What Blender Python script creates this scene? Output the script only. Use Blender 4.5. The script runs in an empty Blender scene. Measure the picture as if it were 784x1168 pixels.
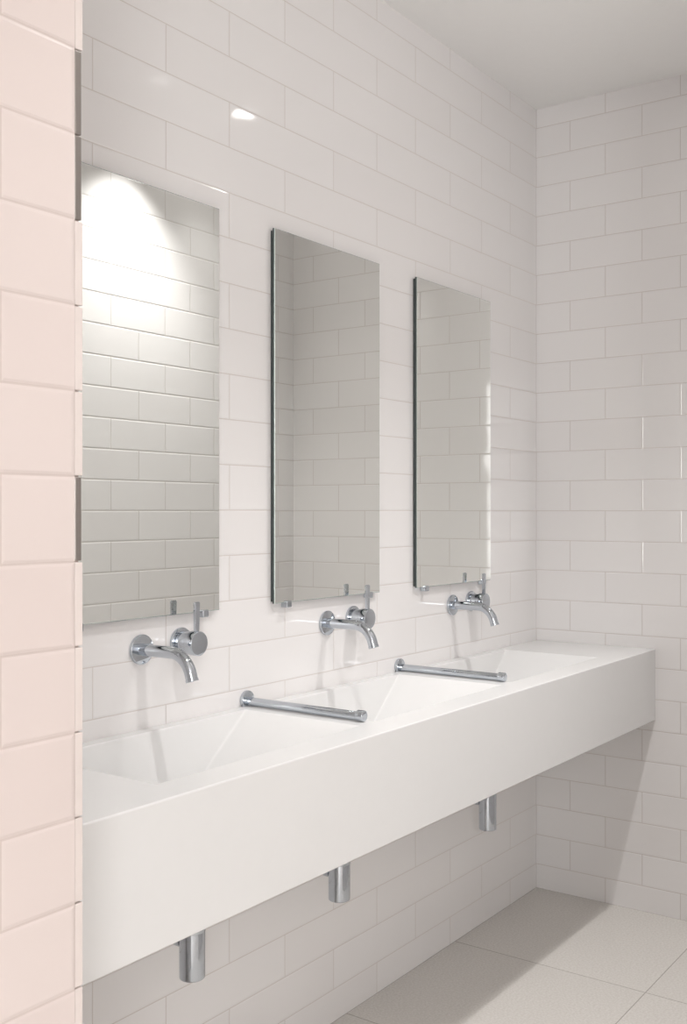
import bpy, bmesh, math
from mathutils import Vector, Matrix
S = bpy.context.scene
S.view_settings.view_transform = 'Standard'
S.view_settings.look = 'None'

# ---------------- room dimensions (metres) ----------------
D = 1.607      # mirror wall plane y
E = 3.40       # end wall plane x
H = 2.714      # ceiling
OPP = 0.498    # opposite wall plane y
PX, PY = 0.8445, 1.001   # pink wall corner
CF = 1.184     # counter front y
CT, CB = 0.864, 0.632

# ---------------- materials ----------------
def new_mat(name):
    m = bpy.data.materials.new(name); m.use_nodes = True
    nt = m.node_tree
    return m, nt, nt.nodes['Principled BSDF']

def simple(name, col, rough=0.5, metal=0.0, noise=0.0, nscale=40, coat=0.0, var=0.02):
    m, nt, b = new_mat(name)
    b.inputs['Roughness'].default_value = rough
    b.inputs['Metallic'].default_value = metal
    b.inputs['Coat Weight'].default_value = coat
    tc = nt.nodes.new('ShaderNodeTexCoord')
    n = nt.nodes.new('ShaderNodeTexNoise'); n.inputs['Scale'].default_value = nscale
    n.inputs['Detail'].default_value = 4
    nt.links.new(tc.outputs['Object'], n.inputs['Vector'])
    r = nt.nodes.new('ShaderNodeValToRGB')
    r.color_ramp.elements[0].position = 0.3; r.color_ramp.elements[1].position = 0.7
    r.color_ramp.elements[0].color = (*[c*(1-var) for c in col], 1)
    r.color_ramp.elements[1].color = (*[min(1, c*(1+var)) for c in col], 1)
    nt.links.new(n.outputs['Fac'], r.inputs['Fac'])
    nt.links.new(r.outputs['Color'], b.inputs['Base Color'])
    if noise:
        bp = nt.nodes.new('ShaderNodeBump'); bp.inputs['Strength'].default_value = noise
        bp.inputs['Distance'].default_value = 0.002
        nt.links.new(n.outputs['Fac'], bp.inputs['Height'])
        nt.links.new(bp.outputs['Normal'], b.inputs['Normal'])
    return m

def tile_mat(name, axis, ou, oz, bw, rh, c1, c2, grout, rough=0.06, mortar=0.0012, wob=0.16, offset=0.5, pillow=0.25):
    """axis: 'X' / 'Y' horizontal tile axis on a vertical wall, 'F' floor (x,y)"""
    m, nt, b = new_mat(name)
    N, L = nt.nodes, nt.links
    tc = N.new('ShaderNodeTexCoord')
    sp = N.new('ShaderNodeSeparateXYZ'); L.new(tc.outputs['Object'], sp.inputs[0])
    cb = N.new('ShaderNodeCombineXYZ')
    L.new(sp.outputs['Y' if axis == 'Y' else 'X'], cb.inputs[0])
    L.new(sp.outputs['Y' if axis == 'F' else 'Z'], cb.inputs[1])
    ad = N.new('ShaderNodeVectorMath'); ad.operation = 'ADD'
    ad.inputs[1].default_value = (ou, oz, 0)
    L.new(cb.outputs[0], ad.inputs[0])
    def brick(ms, sm):
        k = N.new('ShaderNodeTexBrick')
        k.offset = offset; k.offset_frequency = 2; k.squash = 1.0
        k.inputs['Scale'].default_value = 1.0
        k.inputs['Mortar Size'].default_value = ms
        k.inputs['Mortar Smooth'].default_value = sm
        k.inputs['Bias'].default_value = 0
        k.inputs['Brick Width'].default_value = bw
        k.inputs['Row Height'].default_value = rh
        k.inputs['Color1'].default_value = (*c1, 1)
        k.inputs['Color2'].default_value = (*c2, 1)
        k.inputs['Mortar'].default_value = (*grout, 1)
        L.new(ad.outputs[0], k.inputs['Vector'])
        return k
    k1 = brick(mortar, 0.1)
    k2 = brick(mortar*4, 1.0)
    col = k1.outputs['Color']
    if axis == 'F':
        ns = N.new('ShaderNodeTexNoise'); ns.inputs['Scale'].default_value = 160; ns.inputs['Detail'].default_value = 5
        L.new(tc.outputs['Object'], ns.inputs['Vector'])
        rp = N.new('ShaderNodeValToRGB')
        rp.color_ramp.elements[0].position = 0.35; rp.color_ramp.elements[0].color = (.88, .87, .855, 1)
        rp.color_ramp.elements[1].position = 0.65; rp.color_ramp.elements[1].color = (1, 1, 1, 1)
        L.new(ns.outputs['Fac'], rp.inputs['Fac'])
        mx = N.new('ShaderNodeMix'); mx.data_type = 'RGBA'; mx.blend_type = 'MULTIPLY'
        mx.inputs['Factor'].default_value = 1
        L.new(col, mx.inputs[6]); L.new(rp.outputs['Color'], mx.inputs[7])
        col = mx.outputs[2]
    L.new(col, b.inputs['Base Color'])
    mr = N.new('ShaderNodeMapRange')
    mr.inputs['To Min'].default_value = rough; mr.inputs['To Max'].default_value = 0.8
    L.new(k1.outputs['Fac'], mr.inputs['Value']); L.new(mr.outputs[0], b.inputs['Roughness'])
    nz = N.new('ShaderNodeTexNoise'); nz.inputs['Scale'].default_value = 7; nz.inputs['Detail'].default_value = 1
    L.new(tc.outputs['Object'], nz.inputs['Vector'])
    b0 = N.new('ShaderNodeBump'); b0.inputs['Strength'].default_value = wob; b0.inputs['Distance'].default_value = 0.006
    L.new(nz.outputs['Fac'], b0.inputs['Height'])
    b1 = N.new('ShaderNodeBump'); b1.invert = True; b1.inputs['Strength'].default_value = pillow; b1.inputs['Distance'].default_value = 0.002
    L.new(k2.outputs['Fac'], b1.inputs['Height']); L.new(b0.outputs['Normal'], b1.inputs['Normal'])
    L.new(b1.outputs['Normal'], b.inputs['Normal'])
    return m

W1, W2, GR = (.908, .888, .882), (.890, .866, .858), (.70, .655, .625)
RH = .1026
m_main = tile_mat('white_tile_long', 'X', -E+.2, -.083, .40, RH, W1, W2, GR)
m_end = tile_mat('white_tile_end', 'Y', -D, -.083, .252, RH, W1, W2, GR)
m_opp = tile_mat('white_tile_opposite', 'X', -E+.1, -.083, .252, RH, W1, W2, GR, pillow=.5)
m_pink = tile_mat('pink_tile', 'X', -PX-.0, -1.353+RH*13, .21, RH, (.81, .715, .685), (.79, .69, .66), (.68, .585, .55), mortar=.0014, wob=.2, pillow=.5, rough=.25)
m_floor = tile_mat('stone_floor_tile', 'F', -E+.572*10, -1.013+.594*10, .572, .594, (.81, .78, .745), (.79, .76, .725), (.50, .465, .43), rough=.45, mortar=.0016, wob=.02, offset=0, pillow=.2)
m_ceil = simple('ceiling_plaster', (.97, .96, .945), .9, noise=.05, var=.005)
m_solid = simple('solid_surface_white', (.835, .83, .825), .25, var=.004)
m_chrome = simple('chrome', (.54, .575, .62), .05, 1, var=.01)
m_dark = simple('mirror_backing', (.05, .065, .065), .3)
m_mirror = simple('mirror_glass', (.89, .905, .88), .0, 1, var=.002)
m_bevel = simple('mirror_edge_glass', (.55, .65, .62), .1, .6)
m_trimpink = simple('sliver_tile_pink', (.82, .735, .70), .25, noise=.1)
m_grout = simple('pink_grout', (.60, .50, .47), .8)
m_metal = simple('brushed_steel', (.40, .37, .35), .35, 1)
m_plastic = simple('lamp_ring', (.8, .8, .8), .4)
def emit(name, st):
    m, nt, b = new_mat(name)
    b.inputs['Emission Color'].default_value = (1, .97, .93, 1)
    b.inputs['Emission Strength'].default_value = st
    return m
m_emit = emit('lamp_diffuser', 30)
m_emit_low = emit('lamp_diffuser_recessed', 2)
m_fill_glow = emit('added_window_glow', 2.0)  # glowing pane of the added fill window

# ---------------- helpers ----------------
def obj_from_bm(bm, name, mats, parent=None, smooth=False):
    me = bpy.data.meshes.new(name)
    bmesh.ops.recalc_face_normals(bm, faces=bm.faces)
    bm.to_mesh(me); bm.free()
    for m in (mats if isinstance(mats, (list, tuple)) else [mats]):
        me.materials.append(m)
    if smooth:
        for p in me.polygons: p.use_smooth = True
    o = bpy.data.objects.new(name, me); S.collection.objects.link(o)
    if parent: o.parent = parent
    return o

def empty(name, loc=(0, 0, 0)):
    e = bpy.data.objects.new(name, None); e.location = loc; e.empty_display_size = .1
    S.collection.objects.link(e); return e

def box(name, lo, hi, mats, parent=None, bevel=0, face_mat=None):
    bm = bmesh.new()
    bmesh.ops.create_cube(bm, size=1)
    for v in bm.verts:
        v.co = Vector([lo[i] + (v.co[i]+.5)*(hi[i]-lo[i]) for i in range(3)])
    bm.normal_update()
    if face_mat:
        for f in bm.faces: f.material_index = face_mat(f.normal)
    if bevel:
        bmesh.ops.bevel(bm, geom=bm.edges[:], offset=bevel, segments=3, affect='EDGES', profile=.5)
    return obj_from_bm(bm, name, mats, parent)

def lathe(name, prof, origin, axis, mat, parent=None, seg=48):
    axis = Vector(axis).normalized(); origin = Vector(origin)
    up = Vector((0, 0, 1)) if abs(axis.z) < .9 else Vector((1, 0, 0))
    a = axis.cross(up).normalized(); c = axis.cross(a)
    bm = bmesh.new(); rings = []
    for r, h in prof:
        if r < 1e-6: rings.append([bm.verts.new(origin+axis*h)])
        else: rings.append([bm.verts.new(origin+axis*h+(a*math.cos(t)+c*math.sin(t))*r) for t in [2*math.pi*i/seg for i in range(seg)]])
    for p, q in zip(rings, rings[1:]):
        for i in range(seg):
            j = (i+1) % seg
            if len(p) == 1 and len(q) == 1: break
            if len(p) == 1: bm.faces.new((p[0], q[i], q[j]))
            elif len(q) == 1: bm.faces.new((p[i], p[j], q[0]))
            else: bm.faces.new((p[i], p[j], q[j], q[i]))
    o = obj_from_bm(bm, name, mat, parent, smooth=True)
    md = o.modifiers.new('es', 'EDGE_SPLIT'); md.split_angle = math.radians(40)
    return o

def rcyl(r, h0, h1, b):   # rounded cylinder profile
    p = [(0, h0), (r-b, h0)]
    for i in range(1, 5):
        t = math.pi/2*i/4; p.append((r-b+b*math.sin(t), h0+b-b*math.cos(t)))
    for i in range(0, 5):
        t = math.pi/2*i/4; p.append((r-b+b*math.cos(t), h1-b+b*math.sin(t)))
    p.append((0, h1)); return p

def tube(name, pts, r, mat, parent=None, seg=32, side=Vector((1, 0, 0))):
    """sweep in a plane whose normal is `side`"""
    pts = [Vector(p) for p in pts]; bm = bmesh.new(); rings = []
    for i, p in enumerate(pts):
        t = (pts[min(i+1, len(pts)-1)]-pts[max(i-1, 0)]).normalized()
        n = side.cross(t).normalized(); rr = r[i] if isinstance(r, list) else r
        rings.append([bm.verts.new(p+(side*math.cos(a)+n*math.sin(a))*rr) for a in [2*math.pi*k/seg for k in range(seg)]])
    for p, q in zip(rings, rings[1:]):
        for i in range(seg):
            j = (i+1) % seg; bm.faces.new((p[i], p[j], q[j], q[i]))
    bm.faces.new(rings[0]); bm.faces.new(rings[-1])
    o = obj_from_bm(bm, name, mat, parent, smooth=True)
    md = o.modifiers.new('es', 'EDGE_SPLIT'); md.split_angle = math.radians(50)
    return o

# ---------------- room shell ----------------
T = .12
XB, YB = -1.6, -1.7
box('wall_left', (PX, D, 0), (E+T, D+T, H), m_main)
box('wall_back', (E, YB-T, 0), (E+T, D, H), m_end)
box('wall_right', (1.70, OPP-T, 0), (E, OPP, H), m_opp)
box('wall_entry', (XB, PY, 0), (PX, D+T, H), [m_pink, m_end], face_mat=lambda n: 1 if n.x > .5 else 0)
box('wall_front', (XB-T, YB-T, 0), (XB, D+T, H), m_end)
box('wall_far_right', (XB, YB-T, 0), (E, YB, H), m_main)
box('floor', (XB-T, YB-T, -.08), (E+T, D+T, 0), m_floor)
box('ceiling', (XB-T, YB-T, H), (E+T, D+T, H+.08), m_ceil)

# added, unseen window panel behind the camera, fills the room with ambient light
fill_win = empty('added_window_1', (XB, -1.22, 1.6))
box('glass', (.004, -.38, -.85), (.012, .38, .85), m_fill_glow, fill_win)
for nm, lo, hi in (('frame_top', (0, -.43, .85), (.04, .43, .9)), ('frame_bottom', (0, -.43, -.9), (.04, .43, -.85)),
                   ('frame_side', (0, -.43, -.85), (.04, -.38, .85)), ('frame_side', (0, .38, -.85), (.04, .43, .85))):
    box(nm, lo, hi, m_plastic, fill_win)
l = bpy.data.lights.new('added_fill_light', 'AREA'); l.shape = 'RECTANGLE'; l.size = 1.7; l.size_y = .76; l.energy = 40  # fill light added to lift ceiling and walls
l.color = (.99, .99, .985)
o = bpy.data.objects.new('added_fill_light', l); o.location = (.03, 0, 0); o.rotation_euler = (0, math.radians(-90), 0)
S.collection.objects.link(o); o.parent = fill_win

# corner trim of sliver tiles and steel pieces on the pink wall's edge
tr = empty('trim_1', (PX, PY, 0))
k0 = 1.353 - RH*13
box('grout_strip', (.0004, .006, .001), (.0105, .028, H-.001), m_grout, tr)
for k in range(0, 27):
    z0 = k0+RH*k+.0010; z1 = z0+RH-.0020
    z0 = max(z0, 0.001); z1 = min(z1, H-.001)
    if z1 <= z0: continue
    steel = k in (12, 16, 17)
    box('steel_piece' if steel else 'sliver_tile', (.0018, .0015, z0), (.0118 if steel else .0138, .03, z1), m_metal if steel else m_trimpink, tr, bevel=.0012)

# ---------------- vanity counter ----------------
BX = [1.526, 2.167, 2.807]; BH = .29; BY0, BY1 = 1.262, 1.572
bm = bmesh.new()
xs = [PX+.001]
for c in BX: xs += [c-BH, c+BH]
xs += [E-.001]; ys = [CF, BY0, BY1, D-.001]
V = {}
for i, x in enumerate(xs):
    for j, y in enumerate(ys): V[i, j] = bm.verts.new((x, y, CT))
for i in range(len(xs)-1):
    for j in range(3):
        q = (V[i, j], V[i+1, j], V[i+1, j+1], V[i, j+1])
        if j == 1 and i % 2 == 1:
            c = (xs[i]+xs[i+1])/2
            bz = CT-.115
            w = [bm.verts.new(p) for p in ((c-.11, BY0+.03, bz), (c+.11, BY0+.03, bz), (c+.11, BY1-.025, bz-.004), (c-.11, BY1-.025, bz-.004))]
            for a in range(4):
                b2 = (a+1) % 4; bm.faces.new((q[a], q[b2], w[b2], w[a]))
            bm.faces.new(w)
        else: bm.faces.new(q)
n = len(xs)
bnd = [(i, 0) for i in range(n)] + [(n-1, j) for j in range(1, 4)] + [(i, 3) for i in range(n-2, -1, -1)] + [(0, j) for j in range(2, 0, -1)]
lv = [bm.verts.new((V[b].co.x, V[b].co.y, CB)) for b in bnd]
for a in range(len(bnd)):
    b2 = (a+1) % len(bnd); bm.faces.new((V[bnd[a]], V[bnd[b2]], lv[b2], lv[a]))
bm.faces.new(lv)
van = empty('vanity_counter', (0, 0, 0))
ct = obj_from_bm(bm, 'basin_slab', m_solid, van)
md = ct.modifiers.new('bv', 'BEVEL'); md.width = .003; md.segments = 3; md.limit_method = 'ANGLE'; md.angle_limit = math.radians(15)
for c in BX:
    lathe('drain', [(0, 0), (.022, 0), (.022, .003), (.016, .004), (.014, .001), (0, .001)], (c, (BY0+BY1)/2, CT-.1175), (0, 0, 1), m_chrome, van)

# ---------------- mirrors ----------------
for c in (1.526, 2.167, 2.807):
    e = empty('wall_mirror', (c, D, 0))
    x0, x1, z0, z1 = -.2245, .2245, 1.093, 1.982
    box('backing', (x0+.003, -.009, z0+.004), (x1-.003, -.001, z1-.004), m_dark, e)
    bm = bmesh.new()
    bmesh.ops.create_cube(bm, size=1)
    for v in bm.verts:
        v.co = Vector((x0+(v.co.x+.5)*(x1-x0), -.015+(v.co.y+.5)*.006, z0+(v.co.z+.5)*(z1-z0)))
    bm.normal_update()
    ff = [f for f in bm.faces if f.normal.y < -.5][0]
    bmesh.ops.bevel(bm, geom=list(ff.edges), offset=.0012, segments=1, affect='EDGES')
    bm.normal_update()
    for f in bm.faces:
        ny = f.normal.y
        f.material_index = 0 if (ny < -.99) else (1 if ny < -.3 else 2)
    obj_from_bm(bm, 'glass', [m_mirror, m_bevel, m_dark], e)
    for dx in (-.175, .175):
        box('clip', (dx-.009, -.021, z0-.012), (dx+.009, -.001, z0+.004), m_chrome, e, bevel=.002)

# ---------------- taps ----------------
FZ = 1.028
for c in BX:
    e = empty('wall_mounted_tap', (c, D, FZ))
    ax = (0, -1, 0)
    lathe('spout_flange', rcyl(.031, .0, .008, .002), (0, 0, 0), ax, m_chrome, e)
    pts = [(0, 0, 0), (0, -.04, 0), (0, -.09, 0)]
    R = .055
    for i in range(1, 13):
        t = math.radians(72)*i/12
        pts.append((0, -.09-R*math.sin(t), -(R-R*math.cos(t))))
    d = Vector((0, -math.cos(math.radians(72)), -math.sin(math.radians(72))))
    pts.append(tuple(Vector(pts[-1])+d*.014))
    tube('spout', pts, .0125, m_chrome, e)
    lathe('aerator', rcyl(.0132, 0, .006, .001), Vector(pts[-1])-d*.004, d, m_chrome, e)
    mx = .115
    lathe('mixer_flange', rcyl(.031, 0, .008, .002), (mx, 0, .004), ax, m_chrome, e)
    lathe('mixer_body', rcyl(.0235, .008, .052, .002), (mx, 0, .004), ax, m_chrome, e)
    lathe('mixer_collar', rcyl(.0260, .034, .058, .002), (mx, 0, .004), ax, m_chrome, e)
    # tapered lever paddle standing up from the mixer
    bm = bmesh.new(); bmesh.ops.create_cube(bm, size=1)
    for v in bm.verts:
        up = v.co.z > 0
        wd = .017 if up else .009; th = .008 if up else .010
        v.co = Vector((mx+v.co.x*wd, -.049+v.co.y*th, .092 if up else .020))
    bmesh.ops.bevel(bm, geom=bm.edges[:], offset=.002, segments=3, affect='EDGES')
    obj_from_bm(bm, 'lever', m_chrome, e)

# ---------------- towel rails between basins ----------------
for c in (1.855, 2.507):
    e = empty('counter_rail', (c, D, .872))
    lathe('flange', rcyl(.021, 0, .010, .002), (0, 0, .006), (0, -1, 0), m_chrome, e)
    lathe('bar', rcyl(.0098, .005, .325, .003), (0, 0, .003), (0, -1, 0), m_chrome, e)
    lathe('end_cap', rcyl(.0120, .314, .334, .003), (0, 0, .0045), (0, -1, 0), m_chrome, e)

# ---------------- bottle traps ----------------
for c, yy, zb in ((1.536, 1.47, .385), (2.035, 1.47, .392), (2.79, 1.475, .374)):
    e = empty('bottle_trap', (c, yy, 0))
    lathe('cup', rcyl(.0258, zb, .485, .004), (0, 0, 0), (0, 0, 1), m_chrome, e)
    lathe('collar', rcyl(.0268, .478, .498, .002), (0, 0, 0), (0, 0, 1), m_chrome, e)
    lathe('tailpipe', rcyl(.016, .49, CB, .001), (0, 0, 0), (0, 0, 1), m_chrome, e)
    lathe('waste_pipe', rcyl(.016, 0, D-yy-.001, .001), (0, 0, .462), (0, 1, 0), m_chrome, e)
    lathe('nut', rcyl(.021, .02, .04, .002), (0, 0, .462), (0, 1, 0), m_chrome, e)
    lathe('wall_rose', rcyl(.032, 0, .008, .002), (0, D-yy, .462), (0, -1, 0), m_chrome, e)

# ---------------- downlights ----------------
def downlight(x, y, W, ang=110, blend=.9, em=None):
    e = empty('ceiling_downlight', (x, y, H))
    lathe('ring', [(.052, 0), (.052, .004), (.045, .006), (.042, .002), (.042, 0)], (0, 0, 0), (0, 0, -1), m_plastic, e)
    lathe('diffuser', [(0, .001), (.042, .001)], (0, 0, 0), (0, 0, -1), em or m_emit_low, e)
    l = bpy.data.lights.new('spot', 'SPOT'); l.energy = W; l.spot_size = math.radians(ang); l.spot_blend = blend
    l.shadow_soft_size = .012; l.color = (1, .984, .97)
    o = bpy.data.objects.new('spot', l); o.location = (0, 0, -.045); S.collection.objects.link(o); o.parent = e
downlight(1.45, .66, 44, 100)
downlight(2.46, .71, 68, 90, 1.0)
downlight(2.84, .75, 9, 90, em=m_emit)
downlight(-.4, -.4, 31)  # unseen lamp added in the outer room to light the pink wall
downlight(1.2, -.8, 31)  # also added out of view, ambient light for the outer room

w = bpy.data.worlds.new('world'); S.world = w; w.use_nodes = True
w.node_tree.nodes['Background'].inputs[0].default_value = (.9, .95, 1, 1)
w.node_tree.nodes['Background'].inputs[1].default_value = .5

# ---------------- camera ----------------
cd = bpy.data.cameras.new('camera'); cam = bpy.data.objects.new('camera', cd); S.collection.objects.link(cam)
cd.sensor_fit = 'VERTICAL'; cd.sensor_height = 36; cd.sensor_width = 24; cd.lens = 1209/1168*36
cam.location = (0, 0, 1.31)
cam.rotation_euler = (math.radians(90), 0, math.radians(35.613-90))
S.camera = cam
